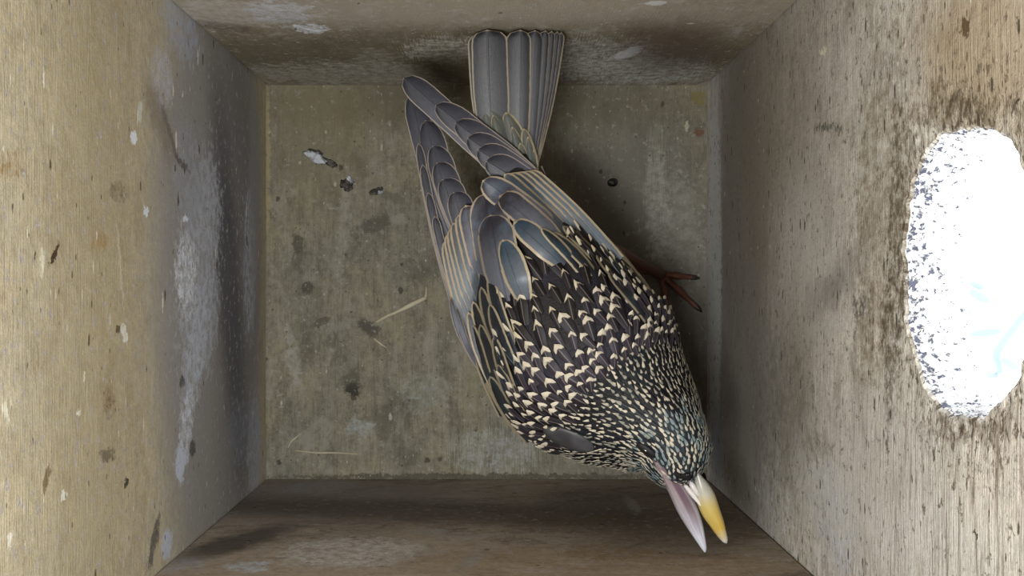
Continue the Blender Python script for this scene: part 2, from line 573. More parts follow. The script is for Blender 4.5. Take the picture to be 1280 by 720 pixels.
def right_post(N, v, a, b, col, fine, blot, gr, gr2):
    # weathered fibres above the nest line: deep dark grooves between pale ridges
    zmask = N.mapr(b, 120, 215)
    groove = N.mapr(N.noise(N.scale(v, (0.05, 1.1, 1)), 1.0, 6, 0.7, dist=0.5), 0.5, 0.36)
    low = N.mapr(a, 0, -35)
    f = N.math('MULTIPLY', N.math('MULTIPLY', groove, zmask), N.math('MULTIPLY_ADD', low, 0.65, 0.25))
    col = N.mix(f, col, srgb(108, 96, 80))
    # pecked pits around the entrance
    dist = N.vmath('LENGTH', N.vmath('SUBTRACT', v, (hcen_ab[0], hcen_ab[1], 0.0)), out=1)
    near = N.mapr(dist, 50, 25)
    pit = N.mapr(N.math('ADD', N.noise(N.scale(v, (0.55, 1.0, 1)), 0.7, 6, 0.75), N.math('MULTIPLY', near, 0.1)), 0.6, 0.68)
    return N.mix(N.math('MULTIPLY', N.math('MULTIPLY', pit, near), 0.9), col, srgb(66, 54, 40))


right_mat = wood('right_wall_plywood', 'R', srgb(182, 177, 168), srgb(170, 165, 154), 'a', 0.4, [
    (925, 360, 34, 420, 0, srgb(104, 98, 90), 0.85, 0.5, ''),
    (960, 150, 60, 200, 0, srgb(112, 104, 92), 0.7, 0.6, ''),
    (893, 340, 9, 250, 0, srgb(176, 178, 174), 0.9, 0.4, 's'),
    (895, 555, 8, 50, 0, srgb(124, 130, 142), 0.7, 0.5, ''),
    (1010, 330, 40, 120, 0, srgb(162, 158, 152), 0.7, 0.6, ''),
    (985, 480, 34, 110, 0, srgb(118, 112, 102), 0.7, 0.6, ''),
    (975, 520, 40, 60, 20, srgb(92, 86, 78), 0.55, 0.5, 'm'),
    (1040, 640, 22, 60, -30, srgb(178, 182, 192), 0.9, 0.5, 'm'),
    (1010, 600, 16, 50, -25, srgb(160, 158, 152), 0.8, 0.5, 'm'),
    (1110, 600, 120, 110, 0, srgb(176, 172, 166), 0.6, 0.6, ''),
    (1170, 680, 90, 60, 0, srgb(206, 204, 200), 0.5, 0.6, 'f'),
    (1225, 60, 90, 90, 0, srgb(150, 132, 104), 0.7, 0.6, ''),
    (1235, 590, 60, 90, 0, srgb(204, 196, 182), 0.55, 0.6, 'f'),
    (1060, 90, 34, 60, 0, srgb(172, 166, 158), 0.6, 0.5, 'm'),
    (1120, 90, 30, 34, 0, srgb(170, 168, 168), 0.6, 0.5, 'm'),
    (1100, 250, 36, 200, 4, srgb(110, 98, 76), 0.75, 0.5, 'm'),
    (1095, 420, 28, 70, 0, srgb(118, 106, 84), 0.7, 0.5, 'm'),
    (1200, 140, 90, 26, 0, srgb(104, 90, 66), 0.8, 0.5, 'm'),
    (1206, 132, 26, 18, 0, srgb(70, 58, 44), 0.8, 0.5, 'm'),
    (1118, 340, 12, 200, 2, srgb(72, 62, 46), 0.85, 0.5, 'm'),
    (1200, 535, 60, 18, 0, srgb(92, 78, 66), 0.8, 0.5, 'm'),
    (1076, 382, 10, 14, 0, srgb(60, 54, 60), 0.85, 0.8, 'sm'),
    (1042, 358, 38, 10, -42, srgb(110, 106, 102), 0.7, 0.9, ''),  # soft darker diagonal patch
    (1035, 160, 20, 5, 0, srgb(54, 50, 48), 0.9, 0.5, 'sm'),
    (1170, 120, 10, 30, 10, srgb(100, 84, 58), 0.8, 0.5, 'm'),
    (1206, 35, 5, 14, 0, srgb(82, 60, 36), 0.9, 0.4, 's'),
    (1272, 125, 3, 5, 0, srgb(40, 34, 30), 0.95, 0.3, 's'),
    (1219, 666, 3, 5, 0, srgb(50, 42, 36), 0.95, 0.3, 's'),
    (1029, 64, 5, 4, 0, srgb(198, 192, 172), 0.9, 0.4, 's'),
    (882, 508, 3, 4, 0, srgb(214, 210, 204), 0.95, 0.3, 's'),
    (1020, 560, 18, 22, 0, srgb(100, 92, 76), 0.7, 0.5, 'm'),
], [(0.35, (0.5, 1.6), 0.36, 0.72, srgb(60, 52, 42), 0.9), (0.7, (0.4, 1.4), 0.36, 0.74, srgb(72, 62, 50), 0.8)],
   [(0.5, (0.5, 1.5), 0.24, 0.88, srgb(206, 204, 198), 0.8)], bump=0.6, post=right_post, grime=(srgb(112, 102, 88), 0.55, srgb(204, 202, 200), 0.5))

outline = rel('R', [(1127, 330), (1131, 255), (1144, 207), (1166, 176), (1200, 163), (1235, 165), (1260, 180), (1281, 232),
                    (1290, 310), (1286, 390), (1268, 470), (1245, 505), (1210, 521), (1174, 511), (1150, 478), (1133, 425)])
hcen = (sum(p[0] for p in outline) / len(outline), sum(p[1] for p in outline) / len(outline))
pol = sorted(((math.atan2(p[1] - hcen[1], p[0] - hcen[0]), math.hypot(p[0] - hcen[0], p[1] - hcen[1])) for p in outline))


def hole_r(th):
    th = (th + math.pi) % (2 * math.pi) - math.pi
    n = len(pol)
    for i in range(n):
        a0, r0 = pol[i]; a1, r1 = pol[(i + 1) % n]
        if i == n - 1: a1 += 2 * math.pi
        t_ = th if th >= a0 or i < n - 1 else th + 2 * math.pi
        if a0 <= t_ <= a1:
            k = (t_ - a0) / (a1 - a0)
            k = k * k * (3 - 2 * k)
            r = r0 + (r1 - r0) * k
            break
    else:
        r = pol[0][1]
    return r + 0.9 * noise.noise((math.cos(th) * 6, math.sin(th) * 6, 3.0)) + 0.5 * noise.noise((math.cos(th) * 19, math.sin(th) * 19, 7.0))


NW = 320
TR = 12.0
stepsR = [0.0, 0.35, 0.8, 1.4, 2.2, 3.2, 4.5, 6.0, 8.0, 11.0, 15.0, 99]
ringsR, thR = hole_panel(hcen, NW, hole_r, YF - T, YB + T, 0.0, WALLH, stepsR)


def lip_mat():
    N = NT('chewed_hole_lip')
    v = N.pos()
    inner = N.mapr(N.sep(v)[0], XR + 9.0, XR, 0.0, 1.0, False)
    d, c = N.voro(N.vmath('ADD', v, N.scale(N.noise(v, 0.6, 3, 0.6, color=True), 2.6)), 0.85)
    pit = N.mapr(N.math('ADD', N.noise(v, 0.75, 4, 0.6), N.math('MULTIPLY', inner, 0.16)), 0.6, 0.66)
    pit = N.math('MULTIPLY', pit, N.mapr(d, 0.7, 0.4))
    n1 = N.noise(v, 0.8, 5, 0.7)
    col = N.mix(N.mapr(n1, 0.35, 0.65), srgb(226, 224, 220), srgb(190, 188, 190))
    col = N.mix(N.math('MULTIPLY', pit, 0.95), col, srgb(66, 68, 86))
    N.bump(N.math('SUBTRACT', n1, pit), 0.8, 0.002)
    return N.fin(col, 0.9, 0.2)


V, Fc, mi = [], [], []
NTUN = 10
order = []
# tunnel from the outside edge to the inside edge
for k in range(NTUN):
    t = 1 - k / NTUN
    for (y, z, th, q) in ringsR[0]:
        r = math.hypot(y - hcen[0], z - hcen[1])
        rr = r + (0.9 * noise.noise((y * 0.45, z * 0.45, t * 6)) + 0.4 * noise.noise((y * 1.3, z * 1.3, t * 14))) * math.sin(math.pi * min(1, t * 1.1 + 0.02)) - 1.2 * t
        V.append((XR + TR * t, hcen[0] + rr * math.cos(th), hcen[1] + rr * math.sin(th)))
for ri, r in enumerate(ringsR):
    for (y, z, th, q) in r:
        fall = max(0.0, 1 - q / 9.0) if ri < len(ringsR) - 1 else 0
        dx = fall * (0.5 + 0.7 * noise.noise((y * 0.35, z * 0.35, 1.0)))
        if ri == 0: dx += 0.6
        V.append((XR + max(0, dx), y, z))
for (y, z, th, q) in ringsR[-1]: V.append((XR + TR, y, z))
nr = len(V) // NW
for i in range(nr):
    j = (i + 1) % nr
    for k in range(NW):
        k2 = (k + 1) % NW
        Fc.append((i * NW + k, i * NW + k2, j * NW + k2, j * NW + k))
        mi.append(1 if i < NTUN else 0)
me = mesh('wall_right', V, Fc)
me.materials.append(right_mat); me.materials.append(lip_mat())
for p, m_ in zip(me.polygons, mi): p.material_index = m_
bm = bmesh.new(); bm.from_mesh(me); bmesh.ops.recalc_face_normals(bm, faces=bm.faces); bm.to_mesh(me); bm.free()
tag(new_obj('wall_right', me, None, smooth=False), kind='structure')

# --- lid above the lens
lid_mat = wood('lid_plywood', 'floor', srgb(170, 160, 140), srgb(160, 150, 130), 'b', 0.2, [], [], [])
slab('ceiling', XL - T, XR + TR, YF - T, YB + T, WALLH, WALLH + 12, lid_mat)

# --- ground far below, outside
N = NT('pale_ground')
n1 = N.noise(N.pos(), 0.01, 4)
gm = N.fin(N.mix(n1, srgb(215, 220, 222), srgb(235, 238, 240)), 0.9)
me = mesh('ground', [(-6000, -6000, -900), (6000, -6000, -900), (6000, 6000, -900), (-6000, 6000, -900)], [(0, 1, 2, 3)])
tag(new_obj('ground', me, gm, smooth=False), kind='structure')

# ------------------------------------------------------------------ the starling: materials
BUFF = srgb(206, 194, 164)
BUFF2 = srgb(196, 184, 160)


def vane_mat(name, dark, light, edge, edge_w=2.0, sheen=None, sheen_amt=0.0, edge_op=0.9, rough=0.42, spots=False):
    """flight feather: dark vane, darker towards the tip, paler fringe, thin shaft"""
    N = NT(name)
    uv = N.n('ShaderNodeUVMap'); uv.uv_map = 'UVMap'
    s = N.sep(uv.outputs[0])
    u = N.math('ABSOLUTE', N.math('MULTIPLY_ADD', s[0], 2.0, -1.0))
    w = s[1]
    p = N.pos()
    n1 = N.noise(p, 0.5, 3)
    barb = N.noise(N.comb(N.math('MULTIPLY', u, 6.0), N.math('MULTIPLY_ADD', u, -18.0, N.math('MULTIPLY', w, 90.0)), 0.0), 1.0, 2)
    col = N.mix(N.mapr(N.math('ADD', w, N.math('MULTIPLY', N.math('SUBTRACT', n1, 0.5), 0.25)), 0.55, 0.95), light, dark)
    if sheen:
        col = N.mix(N.math('MULTIPLY', N.mapr(N.noise(p, 0.14, 3), 0.45, 0.65), sheen_amt), col, sheen)
    hsv = N.n('ShaderNodeHueSaturation')
    N.link(col, hsv.inputs['Color'])
    N.link(N.math('MULTIPLY_ADD', N.math('SUBTRACT', barb, 0.5), 0.5, 1.0), hsv.inputs['Value'])
    col = hsv.outputs[0]
    shaft = N.mapr(u, 0.06, 0.02)
    col = N.mix(N.math('MULTIPLY', shaft, 0.45), col, srgb(34, 33, 38))
    ev = N.n('ShaderNodeUVMap'); ev.uv_map = 'Edge'
    ed = N.math('MULTIPLY', N.sep(ev.outputs[0])[0], 20.0)
    ed = N.math('MULTIPLY_ADD', N.math('SUBTRACT', n1, 0.5), edge_w * 0.8, ed)
    e = N.mapr(ed, edge_w * 1.15, edge_w * 0.75)
    col = N.mix(N.math('MULTIPLY', e, edge_op), col, edge)
    N.bump(N.math('ADD', barb, shaft), 0.25, 0.0003)
    return N.fin(col, rough, 0.45)


def tip_mat(name, base_a, base_b, base_c, pale, lo, notch, shaft_amt=0.25, edge_amt=0.0, rough=0.4):
    """body feather: glossy dark with a pale arrowhead at the tip"""
    N = NT(name)
    uv = N.n('ShaderNodeUVMap'); uv.uv_map = 'UVMap'
    s = N.sep(uv.outputs[0])
    u = N.math('ABSOLUTE', N.math('MULTIPLY_ADD', s[0], 2.0, -1.0))
    w = s[1]
    p = N.pos()
    n1 = N.noise(p, 0.07, 3)
    n2 = N.noise(p, 0.6, 3)
    col = N.mix(N.mapr(n1, 0.42, 0.6), base_a, base_b)
    col = N.mix(N.mapr(n2, 0.55, 0.75), col, base_c)
    start = N.math('MULTIPLY_ADD', u, -notch, lo)
    start = N.math('MULTIPLY_ADD', N.math('SUBTRACT', n2, 0.5), 0.35, start)
    f = N.mapr(w, start, N.math('ADD', start, 0.07))
    ed = N.math('MULTIPLY', N.mapr(u, 0.7, 0.9), N.math('MULTIPLY', N.mapr(w, 0.25, 0.5), edge_amt))
    sh = N.math('MULTIPLY', N.mapr(u, 0.12, 0.04), shaft_amt)
    col = N.mix(N.math('MAXIMUM', sh, ed), col, srgb(150, 142, 140))
    pc = N.mix(N.mapr(N.noise(p, 0.3, 2), 0.4, 0.6), pale, srgb(178, 168, 150))
    col = N.mix(f, col, pc)
    return N.fin(col, 0.55, 0.22)


M_tail = vane_mat('tail_vane', srgb(33, 33, 37), srgb(47, 47, 51), srgb(130, 119, 102), 1.9)
M_prim = vane_mat('primary_vane', srgb(36, 36, 44), srgb(62, 63, 73), srgb(128, 118, 108), 1.3)
M_tert = vane_mat('tertial_vane', srgb(48, 45, 51), srgb(92, 94, 103), srgb(150, 136, 118), 2.8, sheen=srgb(76, 92, 108), sheen_amt=0.4)
M_sec = vane_mat('secondary_vane', srgb(52, 54, 58), srgb(74, 80, 86), srgb(144, 130, 106), 2.7, sheen=srgb(64, 88, 104), sheen_amt=0.4)
M_cov = vane_mat('covert_vane', srgb(28, 29, 34), srgb(36, 37, 42), srgb(150, 138, 114), 2.6, sheen=srgb(40, 66, 78), sheen_amt=0.4)
M_blue = vane_mat('glossed_covert_vane', srgb(40, 54, 66), srgb(84, 88, 95), srgb(160, 146, 122), 3.4, sheen=srgb(70, 88, 100), sheen_amt=0.4)
M_tcov = vane_mat('tail_covert_vane', srgb(78, 78, 70), srgb(60, 62, 58), srgb(150, 138, 114), 2.6, sheen=srgb(64, 70, 62), sheen_amt=0.5)
M_mantle = tip_mat('mantle_feather', srgb(19, 14, 11), srgb(28, 23, 26), srgb(34, 29, 34), srgb(166, 155, 130), 0.82, 0.16, 0.3)
M_collar = tip_mat('nape_feather', srgb(32, 27, 31), srgb(46, 40, 47), srgb(40, 36, 43), srgb(172, 163, 145), 0.76, 0.12, 0.35)
M_head = tip_mat('head_feather', srgb(12, 11, 13), srgb(19, 24, 27), srgb(26, 34, 39), srgb(120, 118, 108), 0.6, -0.02, 0.1)
M_face = tip_mat('face_feather', srgb(34, 42, 44), srgb(44, 53, 57), srgb(60, 72, 77), srgb(108, 120, 122), 0.5, -0.02, 0.15)
M_side = tip_mat('wing_covert_feather', srgb(22, 25, 30), srgb(28, 36, 44), srgb(34, 56, 64), srgb(158, 150, 134), 0.82, 0.2, 0.3, 0.45)


def body_mat():
    N = NT('starling_body')
    p = N.pos()
    n1 = N.noise(p, 0.06, 3)
    col = N.mix(N.mapr(n1, 0.4, 0.6), srgb(26, 22, 22), srgb(34, 32, 40))
    n2 = N.noise(p, 1.2, 4, 0.7)
    N.bump(n2, 0.5, 0.0008)
    return N.fin(col, 0.6, 0.35)


# ------------------------------------------------------------------ body, one continuous mesh
bird = empty('starling', (20, -12, 0))
tag(bird, 'speckled starling with open yellow and pinkish bill crouching on the nest box floor', 'bird')
BX = Vector((20, -12, 0))

SECT = [  # px, py, half width px, centre height, half depth mm
    (648, 192, 12, 84, 4), (647, 228, 32, 83, 11), (655, 291, 62, 82, 19), (680, 362, 92, 83, 24.5),
    (711, 420, 108, 86, 28), (745, 464, 115, 89, 29), (777, 496, 99, 94, 26), (804, 519, 77, 99, 21),
    (826, 540, 58, 104, 16.8), (841, 561, 46, 107, 13.5), (849, 581, 38, 108.5, 10), (856, 596, 25, 109, 6.5), (862, 606, 7, 109.5, 2.4)]
ST = crom(SECT, 8)
NB = 48
bv, bf, buv = [], [], []
cen = [up(a, b, z) for (a, b, w, z, h) in ST]
for i, (a, b, w, z, h) in enumerate(ST):
    t = cen[min(i + 1, len(cen) - 1)] - cen[max(i - 1, 0)]
    t2 = Vector((t.x, t.y, 0)).normalized()
    side = Vector((-t2.y, t2.x, 0))
    tt = t.normalized()
    upv = Vector((0, 0, 1)) - tt * tt.z
    upv.normalize()
    wm = w * (D - z) / F
    for k in range(NB):
        th = 2 * math.pi * k / NB
        c, s_ = math.cos(th), math.sin(th)
        bv.append(cen[i] + side * (c * wm) + upv * (s_ * h))
for i in range(len(ST) - 1):
    for k in range(NB):
        k2 = (k + 1) % NB
        bf.append((i * NB + k, (i + 1) * NB + k, (i + 1) * NB + k2, i * NB + k2))
bf.append(tuple(range(NB)))
bf.append(tuple((len(ST) - 1) * NB + k for k in range(NB))[::-1])
me = mesh('body', [v - BX for v in bv], bf)
bm = bmesh.new(); bm.from_mesh(me); bmesh.ops.recalc_face_normals(bm, faces=bm.faces); bm.to_mesh(me); bm.free()
body = new_obj('body', me, body_mat(), bird)
TREE = BVHTree.FromPolygons(bv, bf)
CAMP = Vector((0, 0, D))


def on_body(px, py):
    d = (up(px, py, 0) - CAMP).normalized()
    h = TREE.ray_cast(CAMP, d)
    return (h[0], h[1]) if h[0] is not None else (None, None)


# smooth height field of the bird's upper side, sampled by pixel
G0X, G0Y, GS, GW, GH = 480, 20, 8, 56, 72


def fallback(px, py):
    return 80.0


HF = [[0.0] * GW for _ in range(GH)]
for j in range(GH):
    for i in range(GW):
        h, n_ = on_body(G0X + i * GS, G0Y + j * GS)
        HF[j][i] = max(fallback(0, 0), h.z) if h is not None else fallback(0, 0)
for it in range(3):
    H2 = [r[:] for r in HF]
    for j in range(GH):
        for i in range(GW):
            s_, c_ = 0, 0
            for dj in (-1, 0, 1):
                for di in (-1, 0, 1):
                    if 0 <= j + dj < GH and 0 <= i + di < GW:
                        s_ += HF[j + dj][i + di]; c_ += 1
            H2[j][i] = s_ / c_
    HF = H2


def hf(px, py):
    x = min(max((px - G0X) / GS, 0), GW - 1.001); y = min(max((py - G0Y) / GS, 0), GH - 1.001)
    i, j = int(x), int(y); fx, fy = x - i, y - j
    return (HF[j][i] * (1 - fx) + HF[j][i + 1] * fx) * (1 - fy) + (HF[j + 1][i] * (1 - fx) + HF[j + 1][i + 1] * fx) * fy


# ------------------------------------------------------------------ long feathers
def long_feather(name, parent, tip, base, hA, hB, mat, lift, bow=0.0, cap=0.16, ztip=None, zbase=None, camber=0.5, point=0.5, nu=8, nv=18, wbase=0.7, zfun=None, sink=-4.0, over=None):
    """feather from base to tip (pixels of the shaft); hA / hB vane widths left / right of the shaft.
    lies on the smooth upper side of the bird, or between the heights zbase and ztip"""
    dx, dy = tip[0] - base[0], tip[1] - base[1]
    L = math.hypot(dx, dy)
    ux, uy = dx / L, dy / L
    nx, ny = uy, -ux
    rows, eds = [], []
    for j in range(nv + 1):
        v = j / nv
        v = 1 - (1 - v) ** 1.25
        bw = bow * math.sin(math.pi * v)
        sx, sy = base[0] + dx * v + nx * bw, base[1] + dy * v + ny * bw
        env = wbase + (1 - wbase) * min(1, v / 0.5)
        if v > 1 - cap:
            q = (v - (1 - cap)) / cap
            env *= max(0.0, 1 - q ** (1 / max(point, 0.05))) ** 0.5 if point < 0.9 else max(0.0, 1 - q)
        row = []
        for i in range(nu + 1):
            u = i / nu * 2 - 1
            w_ = -u * (hA if u < 0 else hB) * env   # left is +n
            px, py = sx + nx * w_, sy + ny * w_
            if ztip is None:
                k_ = min(1.0, v / 0.55); k_ = k_ * k_ * (3 - 2 * k_)
                z = zfun(px, py) + lift if zfun else max(hf(px, py), (over(px, py) if over else 0)) + sink + (lift - sink) * k_
            else:
                z = zbase + (ztip - zbase) * v
            z += camber * (1 - u * u)
            eds.append(min((1 - abs(u)) * (hA if u < 0 else hB) * env, (1 - v) * L) / 20.0)
            row.append(up(px, py, z))
        rows.append(row)
    vs, uv, fs = [], [], []
    for sgn in (0, 1):
        for j in range(nv + 1):
            v = j / nv
            v = 1 - (1 - v) ** 1.25
            for i in range(nu + 1):
                p = rows[j][i].copy()
                if sgn: p.z -= 0.22
                vs.append(p - BX); uv.append((i / nu, v))
    M = (nu + 1) * (nv + 1)
    for j in range(nv):
        for i in range(nu):
            a = j * (nu + 1) + i
            fs.append((a, a + 1, a + nu + 2, a + nu + 1))
            fs.append((M + a, M + a + nu + 1, M + a + nu + 2, M + a + 1))
    me = mesh(name, vs, fs, uv)
    l2 = me.uv_layers.new(name='Edge')
    for lp in me.loops: l2.data[lp.index].uv = (eds[lp.vertex_index % M], 0.0)
    return new_obj(name, me, mat, parent)


def wb_z(px, py):      # left wing: falls from the back towards its tip
    s_ = ((px - 504) * 0.727 + (py - 97) * 0.687)
    return 85.5 + 3.0 * max(-0.1, min(1.0, s_ / 230.0))


def wa_z(px, py):      # right wing tip
    s_ = ((px - 513) * 0.28 + (py - 118) * 0.96)
    return 80.0 + 3.0 * max(-0.1, min(1.0, s_ / 220.0))


def ov_a(px, py): return wa_z(px, py) + 3.2


def ov_b(px, py): return wb_z(px, py) + 3.4


def grp(name, label, px, py, z):
    o = bpy.data.objects.new(name, None)
    COL.objects.link(o)
    o.parent = bird
    o.empty_display_size = 0.005
    o['label'] = label
    return o


tail = grp('tail', 'closed grey tail with thin pale feather edges', 650, 190, 86)
# tail feathers (outer ones lie lowest); they climb to the back wall
TF = [((702, 40), (669, 206), 4.5, 5), ((697, 39), (668, 205), 5.5, 5), ((690, 38.5), (667, 204), 7, 5.5), ((682, 38), (665, 202), 9, 6.5),
      ((669, 37.5), (660, 200), 13, 11), ((603, 40), (616, 196), 19, 20), ((651, 37), (650, 200), 19, 13), ((609, 37), (618, 196), 20, 25)]
for i, (tp, bs, ha, hb) in enumerate(TF):
    long_feather('tail_feather', tail, tp, bs, ha, hb, M_tail, 0, bow=[-3, -3, -3, -2, -1, 2, 0, 2][i], cap=0.09 if i > 3 else 0.05, ztip=85.3 + i * 0.35,
                 zbase=80 + i * 0.45, camber=0.7, wbase=0.8)
for i, (tp, bs, h_) in enumerate([((605, 131), (622, 196), 13), ((612, 131), (640, 200), 15), ((632, 140), (655, 205), 15), ((616, 143), (638, 208), 12), ((640, 158), (656, 212), 10),
                                  ((655, 160), (664, 208), 9), ((667, 186), (668, 222), 6), ((660, 170), (666, 215), 8), ((650, 178), (662, 220), 8)]):
    long_feather('tail_covert', tail, tp, bs, h_, h_, M_tcov, 0, cap=0.7, ztip=84.6 + i * 0.12, zbase=84.4 + i * 0.15, camber=0.8, point=0.55, nv=12, wbase=0.9)

wingA = grp('wing', 'right wing with grey tertials and pale-edged secondaries', 600, 350, 95)
wingB = grp('wing', 'left wing crossing above the tail with long dark primaries', 690, 260, 95)

# primaries of the left wing, crossing over the tail to the upper left
for i, (tp, bs, ha, hb) in enumerate([((504, 97), (672, 256), 16, 17), ((544, 131), (684, 250), 14, 19), ((569, 153), (694, 256), 15, 20),
                                      ((584, 172), (702, 262), 16, 21), ((597, 187), (706, 268), 16, 22), ((607, 201), (712, 276), 15, 22)]):
    long_feather('primary', wingB, tp, bs, ha, hb, M_prim, i * 0.55, bow=-3, cap=0.14 if i == 0 else 0.2, zfun=wb_z, camber=0.6)
# primaries of the right wing
for i, (tp, bs, ha, hb) in enumerate([((513, 118), (574, 330), 13, 18), ((532, 150), (583, 325), 15, 19), ((541, 182), (588, 325), 13, 21),
                                      ((546, 203), (592, 325), 12, 22), ((553, 224), (597, 325), 12, 23), ((567, 240), (602, 335), 13, 20)]):
    long_feather('primary', wingA, tp, bs, ha, hb, M_prim, i * 0.5, bow=3, cap=0.14 if i == 0 else 0.2, zfun=wa_z, camber=0.6)
for i, (tp, bs) in enumerate([((523, 178), (577, 412)), ((528, 205), (582, 416)), ((535, 240), (588, 420)), ((543, 270), (594, 425))]):
    long_feather('primary', wingA, tp, bs, 6, 6, M_prim, 1.6 + i * 0.4, bow=5, cap=0.1, zfun=wa_z, camber=0.4, nu=4)

# secondaries and tertials of the right wing
for i, (tp, bs) in enumerate([((557, 300), (596, 446)), ((560, 291), (602, 441)), ((563, 285), (608, 436)), ((567, 278), (613, 431)), ((573, 268), (619, 426))]):
    long_feather('secondary', wingA, tp, bs, 8, 9, M_sec, 1.0 + i * 0.45, sink=-1.0, over=ov_a, bow=4, cap=0.12, camber=0.4, nu=6)
long_feather('tertial', wingA, (582, 256), (624, 400), 13, 16, M_tert, 3.4, over=ov_a, wbase=0.3, bow=4, cap=0.16, camber=0.7)
long_feather('tertial', wingA, (606, 241), (634, 400), 24, 27, M_tert, 4.0, over=ov_a, wbase=0.3, bow=3, cap=0.22, camber=0.9)
long_feather('tertial', wingA, (613, 268), (644, 410), 21, 27, M_tert, 4.7, over=ov_a, wbase=0.3, bow=3, cap=0.2, camber=0.9)
long_feather('tertial', wingA, (628, 299), (664, 400), 14, 19, M_blue, 5.4, over=ov_a, wbase=0.3, bow=1, cap=0.3, camber=0.8, point=0.6)

# secondaries and tertials of the left wing
for i, (tp, bs) in enumerate([((662, 213), (776, 324)), ((655, 214), (768, 326)), ((647, 215), (760, 328)), ((639, 216), (752, 328)), ((630, 217), (744, 328))]):
    long_feather('secondary', wingB, tp, bs, 8, 8, M_sec, 1.0 + i * 0.45, over=ov_b, sink=-1.5, bow=-3, cap=0.1, camber=0.4, nu=6)
long_feather('tertial', wingB, (603, 225), (738, 338), 18, 18, M_tert, 3.6, over=ov_b, wbase=0.3, bow=-6, cap=0.16, camber=0.9)
long_feather('tertial', wingB, (624, 244), (730, 342), 14, 19, M_tert, 4.3, over=ov_b, wbase=0.3, bow=-3, cap=0.14, camber=0.8)
long_feather('tertial', wingB, (642, 277), (722, 350), 13, 18, M_blue, 5.0, over=ov_b, wbase=0.3, bow=-1, cap=0.25, camber=0.8)

# greater coverts
for i, (tp, bs) in enumerate([((563, 371), (592, 450)), ((570, 384), (600, 462)), ((585, 389), (632, 510)), ((591, 376), (634, 488)), ((601, 358), (640, 470)), ((611, 343), (646, 440)),
                              ((596, 425), (640, 530)), ((604, 440), (648, 540)), ((600, 405), (640, 505)), ((612, 380), (650, 470)), ((590, 405), (628, 520)), ((617, 420), (655, 520)),
                              ((622, 455), (668, 545)), ((612, 470), (662, 552))]):
    long_feather('covert', wingA, tp, bs, 5 if i < 2 else 8, 5 if i < 2 else 8, M_prim if i < 2 else M_cov, 2.2 + i * 0.22 if i > 1 else 1.5, sink=-0.5, over=ov_a if i < 6 else None, bow=4, cap=0.35, camber=0.4, nu=6, nv=12)
for i, (tp, bs) in enumerate([((735, 284), (800, 352)), ((720, 284), (788, 356)), ((703, 282), (768, 350)), ((690, 290), (750, 352)), ((748, 298), (816, 376)), ((764, 315), (828, 392)),
                              ((778, 330), (838, 410)), ((745, 318), (806, 392)), ((760, 340), (820, 415)), ((676, 285), (730, 345))]):
    long_feather('covert', wingB, tp, bs, 7, 7, M_cov, 3.6 + i * 0.22, sink=-0.5, bow=-3, cap=0.35, camber=0.4, nu=6, nv=12)


# ------------------------------------------------------------------ body feathers
def small_proto(name, mat, pointy=True, nu=4, nv=6):
    vs, uv, fs = [], [], []
    for j in range(nv + 1):
        v = j / nv
        w = 0.62 + 0.38 * min(1, v / 0.6)
        if v > 0.6:
            q = (v - 0.6) / 0.4
            w *= (1 - q ** 1.5) if pointy else math.sqrt(max(0, 1 - q * q))
        for i in range(nu + 1):
            u = i / nu * 2 - 1
            vs.append((u * w * 0.5 * 1000, (v - 0.5) * 1000, (0.14 * (1 - u * u) + 0.06 * math.sin(v * 3.1)) * 1000))
            uv.append((i / nu, v))
    for j in range(nv):
        for i in range(nu):
            a = j * (nu + 1) + i
            fs.append((a, a + 1, a + nu + 2, a + nu + 1))
    me = mesh(name, vs, fs, uv)
    me.materials.append(mat)
    for p in me.polygons: p.use_smooth = True
    return me, vs, uv, fs


P_mantle = small_proto('mantle_feather', M_mantle)
P_collar = small_proto('nape_feather', M_collar, False)
P_side = small_proto('wing_covert', M_side)
P_head = small_proto('head_feather', M_head, False, 2, 4)
P_face = small_proto('face_feather', M_face, False, 2, 4)


def inpoly(x, y, poly):
    r = False
    j = len(poly) - 1
    for i in range(len(poly)):
        xi, yi = poly[i]; xj, yj = poly[j]
        if (yi > y) != (yj > y) and x < (xj - xi) * (y - yi) / (yj - yi) + xi: r = not r
        j = i
    return r


WING_POLY = [(500, 90), (670, 200), (760, 295), (700, 292), (668, 300), (668, 330), (650, 345), (628, 345), (628, 420), (634, 470), (652, 540), (636, 548), (596, 490), (565, 420), (520, 300)]
nst = len(ST)
areas, tris = [], []
for i in range(nst - 1):
    for k in range(NB):
        k2 = (k + 1) % NB
        q = (bv[i * NB + k], bv[(i + 1) * NB + k], bv[(i + 1) * NB + k2], bv[i * NB + k2])
        ar = ((q[1] - q[0]).cross(q[3] - q[0])).length
        tris.append((i, k, q)); areas.append(ar)
rng = random.Random(11)
grid = {}
CELL = 4.0


def far_enough(p, r):
    gx, gy, gz = int(p.x // CELL), int(p.y // CELL), int(p.z // CELL)
    for a in (-1, 0, 1):
        for b in (-1, 0, 1):
            for c in (-1, 0, 1):
                for q, rq in grid.get((gx + a, gy + b, gz + c), ()):
                    if (q - p).length < 0.5 * (r + rq): return False
    grid.setdefault((gx, gy, gz), []).append((p, r))
    return True


